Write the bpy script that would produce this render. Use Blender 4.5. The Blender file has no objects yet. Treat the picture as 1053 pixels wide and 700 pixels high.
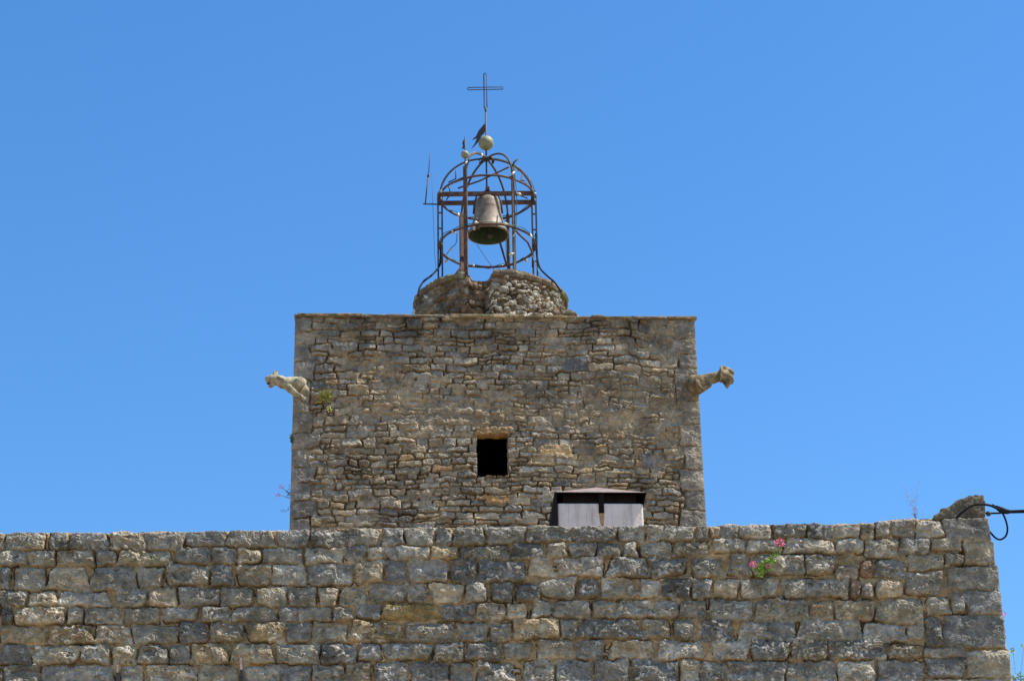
import bpy, math, random
import numpy as np
from mathutils import Vector, Matrix

# ------------------------------------------------------------------ camera, sky, sun, exposure
FPX = 2454.0
CAM = np.array([0.0, 0.0, 1.6])
PITCH, ROLL = math.radians(24.637), math.radians(-1.0815)
_R0 = np.array([1.0, 0, 0]); _U0 = np.array([0, -math.sin(PITCH), math.cos(PITCH)])
FWD = np.array([0, math.cos(PITCH), math.sin(PITCH)])
RGT = math.cos(ROLL)*_R0 + math.sin(ROLL)*_U0
UPV = -math.sin(ROLL)*_R0 + math.cos(ROLL)*_U0
SUN_EL, SUN_AZ = 60.0, -4.0        # azimuth: degrees behind the wall plane, measured from +X towards +Y
SUN_STRENGTH, SKY_STRENGTH, EXPOSURE = 4.2, 0.105, 1.08

scene = bpy.context.scene
cd = bpy.data.cameras.new('camera'); cam = bpy.data.objects.new('camera', cd)
scene.collection.objects.link(cam)
cd.sensor_width = 23.6; cd.lens = FPX*23.6/1053.0
cd.clip_start = 0.1; cd.clip_end = 6000
cam.matrix_world = Matrix(((RGT[0], UPV[0], -FWD[0], CAM[0]), (RGT[1], UPV[1], -FWD[1], CAM[1]),
                           (RGT[2], UPV[2], -FWD[2], CAM[2]), (0, 0, 0, 1)))
scene.camera = cam

w = bpy.data.worlds.new('World'); scene.world = w; w.use_nodes = True
nt = w.node_tree; bg = nt.nodes['Background']
sky = nt.nodes.new('ShaderNodeTexSky'); sky.sky_type = 'NISHITA'; sky.sun_disc = False
sky.sun_elevation = math.radians(SUN_EL); sky.sun_rotation = math.radians(90-SUN_AZ)
sky.altitude = 300; sky.air_density = 1.0; sky.dust_density = 0.35; sky.ozone_density = 2.2
hs = nt.nodes.new('ShaderNodeHueSaturation'); hs.inputs['Hue'].default_value = 0.5015; hs.inputs['Saturation'].default_value = 1.30
nt.links.new(sky.outputs[0], hs.inputs['Color']); nt.links.new(hs.outputs[0], bg.inputs[0])
bg.inputs[1].default_value = SKY_STRENGTH

sl = bpy.data.lights.new('sun', 'SUN'); so = bpy.data.objects.new('sun', sl); scene.collection.objects.link(so)
sl.energy = SUN_STRENGTH; sl.angle = math.radians(0.5); sl.color = (1.0, 0.95, 0.87)
_e, _a = math.radians(SUN_EL), math.radians(SUN_AZ)
SUND = Vector((math.cos(_e)*math.cos(_a), math.cos(_e)*math.sin(_a), math.sin(_e)))
so.rotation_euler = SUND.to_track_quat('Z', 'Y').to_euler()
so.location = (30, 0, 60)
vs = scene.view_settings
vs.view_transform = 'Standard'; vs.look = 'None'; vs.gamma = 1; vs.use_curve_mapping = False; vs.exposure = EXPOSURE

# ------------------------------------------------------------------ helpers
rng = np.random.RandomState(7); random.seed(7)

def ray(x, y):
    x = np.asarray(x, float); y = np.asarray(y, float)
    return (RGT*((x-526.5)/FPX)[..., None] + UPV*((350-y)/FPX)[..., None] + FWD)

def at(x, y, Y):
    d = ray(x, y); return Vector(CAM + d*(Y/d[1]))

def k_at(x, y, Y):                                   # metres per photo pixel at a point
    d = ray(x, y); return float(Y/d[1])/FPX

class Plane:                                         # an upright plane through (0,Y0), turned by yaw
    def __init__(s, Y0, yaw):
        a = math.radians(yaw); s.n = np.array([math.sin(a), -math.cos(a), 0.0]); s.d = np.array([math.cos(a), math.sin(a), 0.0])
        s.p0 = np.array([0.0, Y0, 0.0])
    def hit(s, x, y):
        d = ray(x, y); t = np.dot(s.p0-CAM, s.n)/(d @ s.n); return CAM + d*t[..., None]
    def pt(s, x, y, off=0.0):
        d = ray(x, y); t = np.dot(s.p0+s.n*off-CAM, s.n)/np.dot(d, s.n); return Vector(CAM+d*t)

_perm = np.random.RandomState(3).permutation(4096)
def _hash(ix, iy):
    return _perm[(_perm[(ix & 4095)] + iy) & 4095]/4096.0
def vnoise(x, y):
    ix = np.floor(x).astype(np.int64); iy = np.floor(y).astype(np.int64)
    fx = x-ix; fy = y-iy; fx = fx*fx*fx*(fx*(fx*6-15)+10); fy = fy*fy*fy*(fy*(fy*6-15)+10)
    a = _hash(ix, iy); b = _hash(ix+1, iy); c = _hash(ix, iy+1); d = _hash(ix+1, iy+1)
    return ((a*(1-fx)+b*fx)*(1-fy) + (c*(1-fx)+d*fx)*fy)*2-1
def fbm(x, y, octs=4, gain=0.5):
    s = 0; a = 1; t = 0
    for o in range(octs):
        s = s + a*vnoise(x*2**o+17.3*o, y*2**o+5.1*o); t += a; a *= gain
    return s/t
def ridged(x, y, octs=3):
    s = 0; a = 1; t = 0
    for o in range(octs):
        s = s + a*(1-2*np.abs(vnoise(x*2**o+31.7*o, y*2**o+11.9*o))); t += a; a *= .5
    return s/t
def sstep(a, b, x):
    t = np.clip((x-a)/(b-a), 0, 1); return t*t*(3-2*t)

def link(o, parent=None, mat=None):
    scene.collection.objects.link(o)
    if parent is not None: o.parent = parent
    if mat is not None: o.data.materials.append(mat)
    return o
def tag(o, label, cat, group=None, kind=None):
    if label: o['label'] = label
    if cat: o['category'] = cat
    if group: o['group'] = group
    if kind: o['kind'] = kind
    return o
def thing(name, loc, label, cat, group=None):
    o = bpy.data.objects.new(name, None); o.empty_display_size = .2
    scene.collection.objects.link(o); o.location = loc
    return tag(o, label, cat, group)
def adopt(child, root):                               # parent, keeping world place
    child.parent = root; child.matrix_parent_inverse = Matrix.Translation(-Vector(root.location))

def grid_mesh(name, P, col=None, facemask=None, smooth=False):
    h, wd = P.shape[:2]
    idx = np.arange(h*wd).reshape(h, wd)
    q = np.stack([idx[:-1, :-1], idx[1:, :-1], idx[1:, 1:], idx[:-1, 1:]], -1)
    q = q[facemask] if facemask is not None else q.reshape(-1, 4)
    me = bpy.data.meshes.new(name)
    me.vertices.add(h*wd); me.vertices.foreach_set('co', P.astype(np.float32).ravel())
    me.loops.add(q.size); me.loops.foreach_set('vertex_index', q.astype(np.int32).ravel())
    me.polygons.add(len(q)); me.polygons.foreach_set('loop_start', np.arange(0, q.size, 4, dtype=np.int32))
    me.polygons.foreach_set('use_smooth', np.full(len(q), smooth))
    if col is not None:
        at_ = me.attributes.new('Col', 'FLOAT_COLOR', 'POINT')
        c4 = np.ones((h*wd, 4), np.float32); c4[:, :3] = col.reshape(-1, 3); at_.data.foreach_set('color', c4.ravel())
    me.update(calc_edges=True); me.validate()
    return bpy.data.objects.new(name, me)

class MB:
    def __init__(s): s.v = []; s.f = []; s.sm = []
    def add(s, vs_, fs, smooth=True):
        b = len(s.v); s.v += [tuple(v) for v in vs_]; s.f += [tuple(i+b for i in f) for f in fs]; s.sm += [smooth]*len(fs)
    def tube(s, pts, r, n=8, closed=False, sx=1.0):
        pts = [Vector(p) for p in pts]; m = len(pts); rs = r if isinstance(r, (list, tuple)) else [r]*m
        vs_ = []; ref = None
        for i, p in enumerate(pts):
            a = pts[i-1] if (i > 0 or closed) else pts[i]; b = pts[(i+1) % m] if (i < m-1 or closed) else pts[i]
            t = (b-a).normalized()
            if ref is None: ref = Vector((0, 0, 1)) if abs(t.z) < .9 else Vector((1, 0, 0))
            u = (ref-t*ref.dot(t)).normalized(); v = t.cross(u); ref = u
            for j in range(n):
                an = 2*math.pi*j/n; vs_.append(p+(u*math.cos(an)+v*math.sin(an)*sx)*rs[i])
        fs = [(i*n+j, i*n+(j+1) % n, ((i+1) % m)*n+(j+1) % n, ((i+1) % m)*n+j) for i in range(m if closed else m-1) for j in range(n)]
        if not closed: fs += [tuple(range(n-1, -1, -1)), tuple((m-1)*n+j for j in range(n))]
        s.add(vs_, fs)
    def bar(s, p0, p1, wx, wy, side=None):            # a flat bar from p0 to p1, wx along side, wy across
        p0, p1 = Vector(p0), Vector(p1); t = (p1-p0).normalized()
        u = Vector(side) if side is not None else (Vector((0, 0, 1)) if abs(t.z) < .9 else Vector((1, 0, 0)))
        u = (u-t*u.dot(t)).normalized(); v = t.cross(u); q = []
        for p in (p0, p1):
            for a, b in ((-1, -1), (1, -1), (1, 1), (-1, 1)): q.append(p+u*(a*wx/2)+v*(b*wy/2))
        s.add(q, [(0, 3, 2, 1), (4, 5, 6, 7)]+[(i, (i+1) % 4, (i+1) % 4+4, i+4) for i in range(4)], False)
    def lathe(s, c, prof, n=32, axis=(0, 0, 1)):
        c = Vector(c); ax = Vector(axis).normalized(); u = ax.orthogonal().normalized(); v = ax.cross(u); vs_ = []
        for r, z in prof:
            for j in range(n):
                a = 2*math.pi*j/n; vs_.append(c+ax*z+(u*math.cos(a)+v*math.sin(a))*r)
        s.add(vs_, [(i*n+j, i*n+(j+1) % n, (i+1)*n+(j+1) % n, (i+1)*n+j) for i in range(len(prof)-1) for j in range(n)])
    def ball(s, c, r, n=16, m=10, sc=(1, 1, 1)):
        c = Vector(c); vs_ = []; 
        for i in range(m+1):
            th = math.pi*i/m
            for j in range(n):
                a = 2*math.pi*j/n; vs_.append(c+Vector((math.sin(th)*math.cos(a)*r*sc[0], math.sin(th)*math.sin(a)*r*sc[1], math.cos(th)*r*sc[2])))
        s.add(vs_, [(i*n+j, (i+1)*n+j, (i+1)*n+(j+1) % n, i*n+(j+1) % n) for i in range(m) for j in range(n)])
    def prism(s, poly, off):
        poly = [Vector(p) for p in poly]; off = Vector(off); n = len(poly)
        s.add(poly+[p+off for p in poly], [tuple(range(n-1, -1, -1)), tuple(range(n, 2*n))]+[(i, (i+1) % n, n+(i+1) % n, n+i) for i in range(n)], False)
    def build(s, name, mat, root=None, keep=True):
        me = bpy.data.meshes.new(name); me.from_pydata(s.v, [], s.f); me.update()
        me.polygons.foreach_set('use_smooth', s.sm)
        import bmesh
        bm = bmesh.new(); bm.from_mesh(me); bmesh.ops.recalc_face_normals(bm, faces=bm.faces); bm.to_mesh(me); bm.free()
        o = bpy.data.objects.new(name, me); scene.collection.objects.link(o); me.materials.append(mat)
        if root is not None:
            o.parent = root
            # vertices are in world metres: undo the (translation only) chain of parents
            off = Vector((0, 0, 0)); r = root
            while r is not None: off += r.location; r = r.parent
            o.location = -off
        return o

def place(o, root):                                   # parent a world-space mesh under root
    off = Vector((0, 0, 0)); r = root
    while r is not None: off += r.location; r = r.parent
    o.parent = root; o.location = -off; return o

# ------------------------------------------------------------------ materials
def mat_new(name):
    m = bpy.data.materials.new(name); m.use_nodes = True
    n = m.node_tree; b = n.nodes['Principled BSDF']; return m, n, b
def noise_node(n, scale, detail=4, rough=.6, vec=None):
    t = n.nodes.new('ShaderNodeTexNoise'); t.inputs['Scale'].default_value = scale
    t.inputs['Detail'].default_value = detail; t.inputs['Roughness'].default_value = rough
    if vec is not None: n.links.new(vec, t.inputs['Vector'])
    return t
def ramp(n, fac, stops):
    r = n.nodes.new('ShaderNodeValToRGB'); e = r.color_ramp.elements
    while len(e) < len(stops): e.new(.5)
    for i, (p, c) in enumerate(stops):
        e[i].position = p; e[i].color = (*c, 1) if isinstance(c, (tuple, list)) else (c, c, c, 1)
    n.links.new(fac, r.inputs[0]); return r
def mixc(n, fac, a, b, mode='MIX'):
    m = n.nodes.new('ShaderNodeMix'); m.data_type = 'RGBA'; m.blend_type = mode
    for v, i in ((fac, 0), (a, 6), (b, 7)):
        if isinstance(v, (int, float)): m.inputs[i].default_value = v
        elif isinstance(v, (tuple, list)): m.inputs[i].default_value = (*v, 1)
        else: n.links.new(v, m.inputs[i])
    return m.outputs[2]
def coords(n):
    t = n.nodes.new('ShaderNodeTexCoord'); return t.outputs['Object']

def stone_material(name, grain, lichen=0.5, dark=0.5, orange=.3):
    m, n, b = mat_new(name); v = coords(n)
    a = n.nodes.new('ShaderNodeAttribute'); a.attribute_name = 'Col'
    g = noise_node(n, grain, 6, .7, v); c = mixc(n, 1.0, a.outputs['Color'], ramp(n, g.outputs[0], [(.28, .66), (.72, 1.34)]).outputs[0], 'MULTIPLY')
    g2 = noise_node(n, grain*.16, 5, .65, v); c = mixc(n, 1.0, c, ramp(n, g2.outputs[0], [(.3, .62), (.7, 1.38)]).outputs[0], 'MULTIPLY')
    # black biofilm, ochre lichen, pale crustose lichen: patches with a shape of their own
    d = noise_node(n, grain*.09, 8, .72, v); c = mixc(n, ramp(n, d.outputs[0], [(.52, 0.0), (.68, dark)]).outputs[0], c, (.075, .075, .075))
    o = noise_node(n, grain*.21, 8, .75, v); c = mixc(n, ramp(n, o.outputs[0], [(.62, 0.0), (.72, orange)]).outputs[0], c, (.36, .22, .08))
    l = noise_node(n, grain*.30, 9, .78, v); c = mixc(n, ramp(n, l.outputs[0], [(.565, 0.0), (.63, lichen)]).outputs[0], c, (.52, .50, .45))
    n.links.new(c, b.inputs['Base Color']); b.inputs['Roughness'].default_value = .93
    b.inputs['Specular IOR Level'].default_value = .15
    bp = n.nodes.new('ShaderNodeBump'); bp.inputs['Strength'].default_value = .35; bp.inputs['Distance'].default_value = .02
    h = noise_node(n, grain*1.3, 6, .7, v); n.links.new(h.outputs[0], bp.inputs['Height']); n.links.new(bp.outputs[0], b.inputs['Normal'])
    return m

def simple(name, stops, scale=12, rough=.7, metal=0.0, bump=.2, spec=.5):
    m, n, b = mat_new(name); v = coords(n); t = noise_node(n, scale, 7, .68, v)
    n.links.new(ramp(n, t.outputs[0], stops).outputs[0], b.inputs['Base Color'])
    b.inputs['Roughness'].default_value = rough; b.inputs['Metallic'].default_value = metal; b.inputs['Specular IOR Level'].default_value = spec
    bp = n.nodes.new('ShaderNodeBump'); bp.inputs['Strength'].default_value = bump; bp.inputs['Distance'].default_value = .01
    t2 = noise_node(n, scale*3, 5, .65, v); n.links.new(t2.outputs[0], bp.inputs['Height']); n.links.new(bp.outputs[0], b.inputs['Normal'])
    return m

M_wall = stone_material('wall_stone', 26, .55, .45, .25)
M_tower = stone_material('tower_stone', 17, .30, .50, .35)
M_turret = stone_material('turret_rubble', 17, .35, .35, .30)
M_rust = simple('rusted_iron', [(.35, (.028, .018, .014)), (.5, (.085, .042, .026)), (.68, (.16, .075, .04))], 14, .85)
M_dark = simple('dark_iron', [(.35, (.02, .018, .017)), (.65, (.06, .04, .03))], 14, .7)
M_bell = simple('bell_bronze', [(.3, (.075, .055, .036)), (.5, (.17, .13, .09)), (.7, (.29, .24, .175))], 9, .62, .25, .25)
M_bellin = simple('bell_inside_patina', [(.3, (.018, .042, .014)), (.7, (.045, .078, .03))], 9, .8)
M_gild = simple('weathered_gilding', [(.3, (.12, .115, .05)), (.55, (.21, .205, .11)), (.75, (.32, .31, .19))], 16, .65, .0, .1)
M_garg = simple('carved_limestone_lichen', [(.34, (.10, .08, .055)), (.46, (.25, .205, .135)), (.56, (.36, .32, .21)), (.68, (.50, .46, .37))], 13, .95, 0, .8, .1)
M_gargdark = simple('carved_limestone_ochre', [(.36, (.07, .053, .034)), (.48, (.155, .118, .07)), (.58, (.25, .19, .10)), (.70, (.40, .335, .21))], 13, .95, 0, .8, .1)
M_mouth = simple('gargoyle_mouth_stone', [(.4, (.05, .02, .015)), (.7, (.12, .05, .035))], 20, .9)
M_render, _n, _b = mat_new('painted_render'); _v = coords(_n)          # limewashed render: blotches, run-off streaks, soot
_mp = _n.nodes.new('ShaderNodeMapping'); _mp.inputs['Scale'].default_value = (1, 1, .09); _n.links.new(_v, _mp.inputs['Vector'])
_c = ramp(_n, noise_node(_n, 5, 7, .7, _v).outputs[0], [(.28, (.58, .51, .435)), (.5, (.68, .60, .52)), (.72, (.74, .66, .58))]).outputs[0]
_c = mixc(_n, ramp(_n, noise_node(_n, 15, 5, .7, _mp.outputs[0]).outputs[0], [(.50, 0.0), (.66, .55)]).outputs[0], _c, (.33, .28, .22))
_c = mixc(_n, ramp(_n, noise_node(_n, 22, 8, .8, _v).outputs[0], [(.58, 0.0), (.66, .6)]).outputs[0], _c, (.30, .26, .21))
_n.links.new(_c, _b.inputs['Base Color']); _b.inputs['Roughness'].default_value = .95; _b.inputs['Specular IOR Level'].default_value = .15
_bp = _n.nodes.new('ShaderNodeBump'); _bp.inputs['Strength'].default_value = .4; _bp.inputs['Distance'].default_value = .012
_n.links.new(noise_node(_n, 30, 6, .65, _v).outputs[0], _bp.inputs['Height']); _n.links.new(_bp.outputs[0], _b.inputs['Normal'])
M_cap = simple('rusty_sheet_metal', [(.3, (.11, .08, .066)), (.5, (.19, .135, .112)), (.7, (.26, .20, .168))], 10, .8)
M_capdark = simple('sooty_sheet_metal', [(.3, (.007, .005, .005)), (.7, (.018, .012, .010))], 10, .9, 0, .2, .1)
M_rustrun = simple('rust_stain', [(.35, (.30, .17, .06)), (.65, (.48, .34, .20))], 14, .95, 0, 0, .1)
M_cable = simple('black_cable', [(.4, (.010, .010, .011)), (.7, (.022, .022, .024))], 20, .9, 0, 0, .1)
M_green = simple('green_flex', [(.4, (.012, .06, .035)), (.7, (.03, .13, .075))], 20, .5, 0, 0)
M_bulb = simple('frosted_bulb', [(.4, (.40, .38, .29)), (.7, (.58, .56, .48))], 20, .25, 0, 0)
M_leaf = simple('fresh_leaf', [(.35, (.12, .24, .03)), (.65, (.32, .46, .09))], 30, .55, 0, 0, .3)
M_leafdry = simple('dry_tuft_leaf', [(.35, (.17, .18, .035)), (.65, (.42, .40, .11))], 30, .7, 0, 0, .2)
M_leafdark = simple('dark_leaf', [(.35, (.03, .045, .02)), (.65, (.07, .09, .04))], 30, .6, 0, 0, .2)
M_pink = simple('pink_petal', [(.35, (.62, .10, .24)), (.65, (.80, .30, .44))], 60, .6, 0, 0, .2)
M_stem = simple('plant_stem', [(.35, (.12, .09, .06)), (.65, (.22, .16, .12))], 30, .7, 0, 0, .2)
M_drystem = simple('dry_pale_stem', [(.35, (.26, .22, .2)), (.65, (.4, .36, .34))], 30, .7, 0, 0, .2)
M_ground = simple('pale_gravel_street', [(.3, (.24, .20, .15)), (.7, (.40, .35, .27))], 3, .95, 0, .3, .1)
M_tile = simple('clay_roof', [(.3, (.20, .10, .06)), (.7, (.36, .21, .13))], 5, .9, 0, .4, .1)
M_pole = simple('galvanised_pole', [(.3, (.22, .23, .24)), (.7, (.34, .35, .36))], 5, .6)

# ------------------------------------------------------------------ ground
mb = MB(); S = 3000
mb.add([(-S, -S, 0), (S, -S, 0), (S, S, 0), (-S, S, 0)], [(0, 1, 2, 3)], False)
g = mb.build('ground', M_ground); tag(g, 'pale gravel street in front of the old stone wall', 'ground', kind='structure')

# ------------------------------------------------------------------ masonry height field
class Stone:
    __slots__ = ('x0', 'y0', 'x1', 'y1', 'col', 'h', 'r', 'rough', 'edge', 'tx', 'ty')
    def __init__(s, x0, y0, x1, y1, col, h=3., r=3., rough=1., edge=3., tx=0., ty=0.):
        s.x0, s.y0, s.x1, s.y1, s.col, s.h, s.r, s.rough, s.edge, s.tx, s.ty = x0, y0, x1, y1, col, h, r, rough, edge, tx, ty

def masonry(X, Y, stones, mortar_col, mortar_amp, warp=(1.3, 11.), rough_amp=1.0, seed=0.0, flush=None, bulge=1.6, crack=4.5, lit_ledge_amp=.9):
    """X,Y: pixel-like coordinates per vertex. Returns height (pixels outward) and albedo."""
    wx = warp[0]*fbm(X/warp[1]+seed, Y/warp[1], 3); wy = warp[0]*fbm(X/warp[1]+seed+91, Y/warp[1]+37, 3)
    Xw = X+wx+.75*fbm(X/3.6+seed+7, Y/3.6, 2); Yw = Y+wy+.75*fbm(X/3.6+seed+47, Y/3.6, 2)
    face = (.95*ridged(X/15+seed, Y/10, 2) + .8*fbm(X/7+seed+5, Y/4.5, 3) + .30*fbm(X/2.0+seed, Y/1.6, 2))*rough_amp
    ex = 2.2*fbm(X/11+seed+60, Y/9, 3); lv = 2.6*fbm((X+ex)/19+seed+70, (Y+ex)/11, 3)+.25*fbm(X/2.4+seed, Y/2.4, 2)
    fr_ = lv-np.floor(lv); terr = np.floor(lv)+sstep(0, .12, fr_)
    lit_ledge = sstep(-.04, .12, fbm(X/8+seed+33, Y/5+2, 4))*(sstep(.55, .12, fr_))*sstep(-.35, .1, fbm(X/24+seed+13, Y/15, 2))  # pale broken ledges, with sunlit flecks painted into their colour
    face = face*.80 + rough_amp*1.5*terr
    mn = fbm(X/9+seed+3, Y/6, 4); mn2 = fbm(X/2.6+seed, Y/2.2+9, 3)
    H = mortar_amp*(mn*1.7+mn2*.6) - 1.9*mortar_amp*sstep(.12, .5, fbm(X/22+seed+50, Y/12, 3))
    tone = fbm(X/30+seed+8, Y/24, 3)
    tone2 = fbm(X/9+seed+18, Y/6, 3)
    C = np.empty(X.shape+(3,)); mc = np.array(mortar_col)
    C[:] = mc*(1+.30*tone+.25*mn2)[..., None]
    Tall = np.full(X.shape, -9.0)
    for st in stones:
        pad = 4
        cols = np.where((X.max(0) > st.x0-pad) & (X.min(0) < st.x1+pad))[0]
        if len(cols) == 0: continue
        c0, c1 = cols[0], cols[-1]+1
        rows = np.where((Y[:, c0:c1].max(1) > st.y0-pad) & (Y[:, c0:c1].min(1) < st.y1+pad))[0]
        if len(rows) == 0: continue
        r0, r1 = rows[0], rows[-1]+1
        sl_ = (slice(r0, r1), slice(c0, c1))
        cx, cy = (st.x0+st.x1)/2, (st.y0+st.y1)/2; hx, hy = (st.x1-st.x0)/2, (st.y1-st.y0)/2
        px = Xw[sl_]-cx; py = Yw[sl_]-cy
        r = min(st.r, hx*.9, hy*.9)
        # skewed sides so that no two stones share one outline
        px = px*(1+st.tx*.10*py/max(hy, 1)); py = py*(1+st.ty*.10*px/max(hx, 1))
        qx = np.abs(px)-hx+r; qy = np.abs(py)-hy+r
        sd = np.hypot(np.maximum(qx, 0), np.maximum(qy, 0)) + np.minimum(np.maximum(qx, qy), 0) - r
        t = -sd
        p = np.clip(t/st.edge, 0, 1); p = np.sqrt(1-(1-p)**2)
        vy_ = np.clip(py/hy, -1, 1); vx_ = np.clip(px/hx, -1, 1)
        hs_ = st.h + st.rough*bulge*((1-vx_**4)*np.where(vy_ < 0, 1-np.abs(vy_)**2.2, 1-.55*vy_**4)-.7) + face[sl_]*st.rough + st.tx*.5*px/hx + st.ty*.6*py/hy
        if flush is not None: hs_ = hs_*(1-flush[sl_]) + (H[sl_]+.5+.6*face[sl_])*flush[sl_]
        Tall[sl_] = np.maximum(Tall[sl_], t)
        inside = t > 0
        Hn = H[sl_]*(1-p)+hs_*p
        H[sl_] = np.where(inside, Hn, H[sl_])
        cc = np.array(st.col)*(1+.22*tone[sl_]+.38*tone2[sl_]+.14*mn2[sl_])[..., None]
        kr = (lit_ledge[sl_]*min(1, .6*st.rough)*lit_ledge_amp)[..., None]; cc = cc*(1-kr)+np.array((.60, .55, .455))*kr  # cream highlight tone mixed into the stone albedo along the ledges
        k = np.clip(t/1.2, 0, 1)
        if flush is not None: k = k*(1-.62*flush[sl_])
        k = k[..., None]
        C[sl_] = np.where(inside[..., None], C[sl_]*(1-k)+cc*k, C[sl_])
    # open joints: narrow deep gaps that run along parts of the stones' outlines
    op = sstep(-.05, .38, fbm(X/13+seed+21, Y/8+4, 3)+.25*mn2)
    if flush is not None: op = op*(1-.75*flush)
    H = H - crack*op*np.exp(-((Tall+.35)/.62)**2)
    H = H + .35*rough_amp*fbm(X/1.25+seed, Y/1.25, 2)
    return H, np.clip(C, .02, .8)

GREYS = [(.222, .196, .150), (.185, .167, .136), (.262, .230, .175), (.160, .148, .124), (.242, .205, .143), (.212, .185, .138)]
TANS = [(.29, .23, .148), (.265, .212, .14), (.31, .25, .165), (.25, .19, .112)]
OCHRE = [(.33, .225, .11), (.30, .19, .095)]
def pick(pt=.2, po=.02):
    u = rng.rand(); src = OCHRE if u < po else (TANS if u < po+pt else GREYS)
    c = np.array(src[rng.randint(len(src))]); return tuple(c*np.clip(1+.14*rng.randn(), .6, 1.4))

# ---- the near wall: joints traced row by row (zoomed coordinates, 4.12 per photo pixel)
Z = 4.12
WALL_ROWS = {
 (0, 530): ["70 148: 0-22 24-190 212-292 296-460 464-616 620-782", "149 213: 0-112 118-236 242-396 402-496 500-730",
   "222 318: 0-45 62-195 205-378 390-578 584-692", "322 390: 0-115 122-246 252-466", "392 460: 0-58 62-285 288-355 362-508 525-676",
   "466 543: 0-212 220-396 402-556 562-760", "550 630: 0-128 130-340 342-466 475-580 584-714 720-808", "636 735: 0-12 16-170 175-488 512-610"],
 (180, 530): ["62 136: 44-218 222-420 432-572 576-730", "140 204: 5-150 155-262 266-364 370-546 552-708", "208 298: -36-148 155-245 265-405 412-556 565-760",
   "306 388: -250--120 -112-10 16-190 192-330 346-475 480-600 612-692 698-810", "390 450: -51-95 115-235 240-424 436-516 522-664 668-757",
   "456 538: 18-142 146-288 302-462 468-580 582-730", "545 628: 68-225 240-414 430-615 618-770", "634 735: -120-98 100-268 292-445 448-575 580-716"],
 (360, 530): ["50 130: -6-122 138-225 228-355 362-430 436-566 575-742", "132 190: -30-68 70-145 150-335 342-456 462-680 684-815", "190 285: 20-142 146-238 245-415 424-534 540-742",
   "290 370: 85-232 238-325 340-478 486-580 600-690 705-805", "376 443: 30-132 138-385 388-530 538-660 662-745", "455 535: 0-225 232-440 455-580 590-680",
   "540 612: 35-130 145-345 356-480 490-635 650-765", "622 735: -20-90 105-240 258-420 425-520 540-700"],
 (540, 530): ["42 112: 8-200 205-385 392-508 515-712 720-775", "118 180: -57-75 92-180 188-300 304-405 412-480 486-622 625-785", "180 262: 18-120 135-334 355-522 528-682 705-835",
   "270 350: 62-212 225-310 320-465 484-570 576-702 706-790", "360 435: 25-108 118-275 286-384 390-536 542-648 652-770", "442 522: -54-148 155-220 225-488 495-610 628-716",
   "532 608: 50-205 210-335 356-545 562-755", "612 735: -6-125 130-290 295-440 455-650 655-740"],
 (720, 530): ["36 100: 40-80 82-162 168-300 308-448 450-566 568-680 682-738 740-800", "102 160: 55-190 195-325 355-570 572-690", "168 252: 125-215 225-440 444-566",
   "272 348: 55-160 170-325 345-612", "358 450: 42-220 232-456 462-566 570-742", "446 540: 0-140 162-408 415-682", "532 613: 50-208 212-375 384-534 538-795", "618 735: 0-115 122-362 366-575 580-745"],
 (870, 530): ["20 92: 122-185 188-295", "18 96: 298-410", "8 110: 414-622", "102 180: 75-225", "95 165: 228-352", "100 155: 358-492", "110 212: 496-640", "190 262: 120-255", "166 232: 258-410", "166 210: 415-500",
   "216 318: 425-670", "192 262: 62-116", "212 268: -50-55", "272 350: -40-12", "268 350: 18-60", "282 352: 66-118", "276 350: 122-240", "240 336: 248-408", "322 420: 505-680", "330 415: 445-500", "358 455: 125-325", "346 420: 340-440", "425 560: 412-700", "458 540: 70-255", "458 530: 260-330",
   "430 555: 335-408", "556 606: 178-320", "560 598: 322-505", "615 735: 135-330", "602 686: 338-505", "572 690: 508-715", "692 735: 340-720"]}
wall_stones = []
OVR = {(360, 376, 138): (.215, .15, .06), (540, 180, 135): (.30, .25, .19), (540, 442, -54): (.30, .225, .13), (0, 392, 62): (.28, .22, .14), (180, 545, 68): (.27, .20, .115), (0, 550, 130): (.27, .225, .15), (180, 456, 302): (.29, .225, .125), (0, 466, 220): (.27, .20, .11), (360, 376, 538): (.26, .215, .155), (0, 149, 500): (.25, .215, .14)}
def wst(x0, y0, x1, y1, **kw):
    col = kw.pop('col', None) or pick(.13, 0)
    j = lambda a: a*(rng.rand()-.5)
    args = dict(h=2.6+1.9*rng.rand(), r=1.6+3.0*rng.rand(), rough=.6+.9*rng.rand(), edge=1.5+1.5*rng.rand(), tx=rng.randn()*.9, ty=rng.randn()*.9); args.update(kw)
    wall_stones.append(Stone(x0-.1+j(.8), y0-.3+j(1.1), x1+.1+j(.8), y1+.3+j(1.1), col, **args))
for (ox, oy), rows in WALL_ROWS.items():
    for rw in rows:
        yy, xs = rw.split(':'); y0, y1 = [float(v) for v in yy.split()]
        import re
        for m_ in re.finditer(r'(-?\d+)-(-?\d+)', xs):
            a, b = float(m_.group(1)), float(m_.group(2))
            big = ox == 870 and b > 480
            kw = dict(r=2.0, edge=2.2, rough=.6) if big else {}
            if ox == 870 and b < 120 and 185 < y0 and y1 < 360: kw.update(col=((.30, .25, .18), (.27, .215, .155), (.235, .155, .10))[rng.randint(3)], r=7, rough=1.3)
            ov = OVR.get((ox, int(y0), int(a)))
            if ov: kw['col'] = ov
            wst(ox+a/Z, oy+y0/Z, ox+b/Z, oy+y1/Z, **kw)
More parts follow.
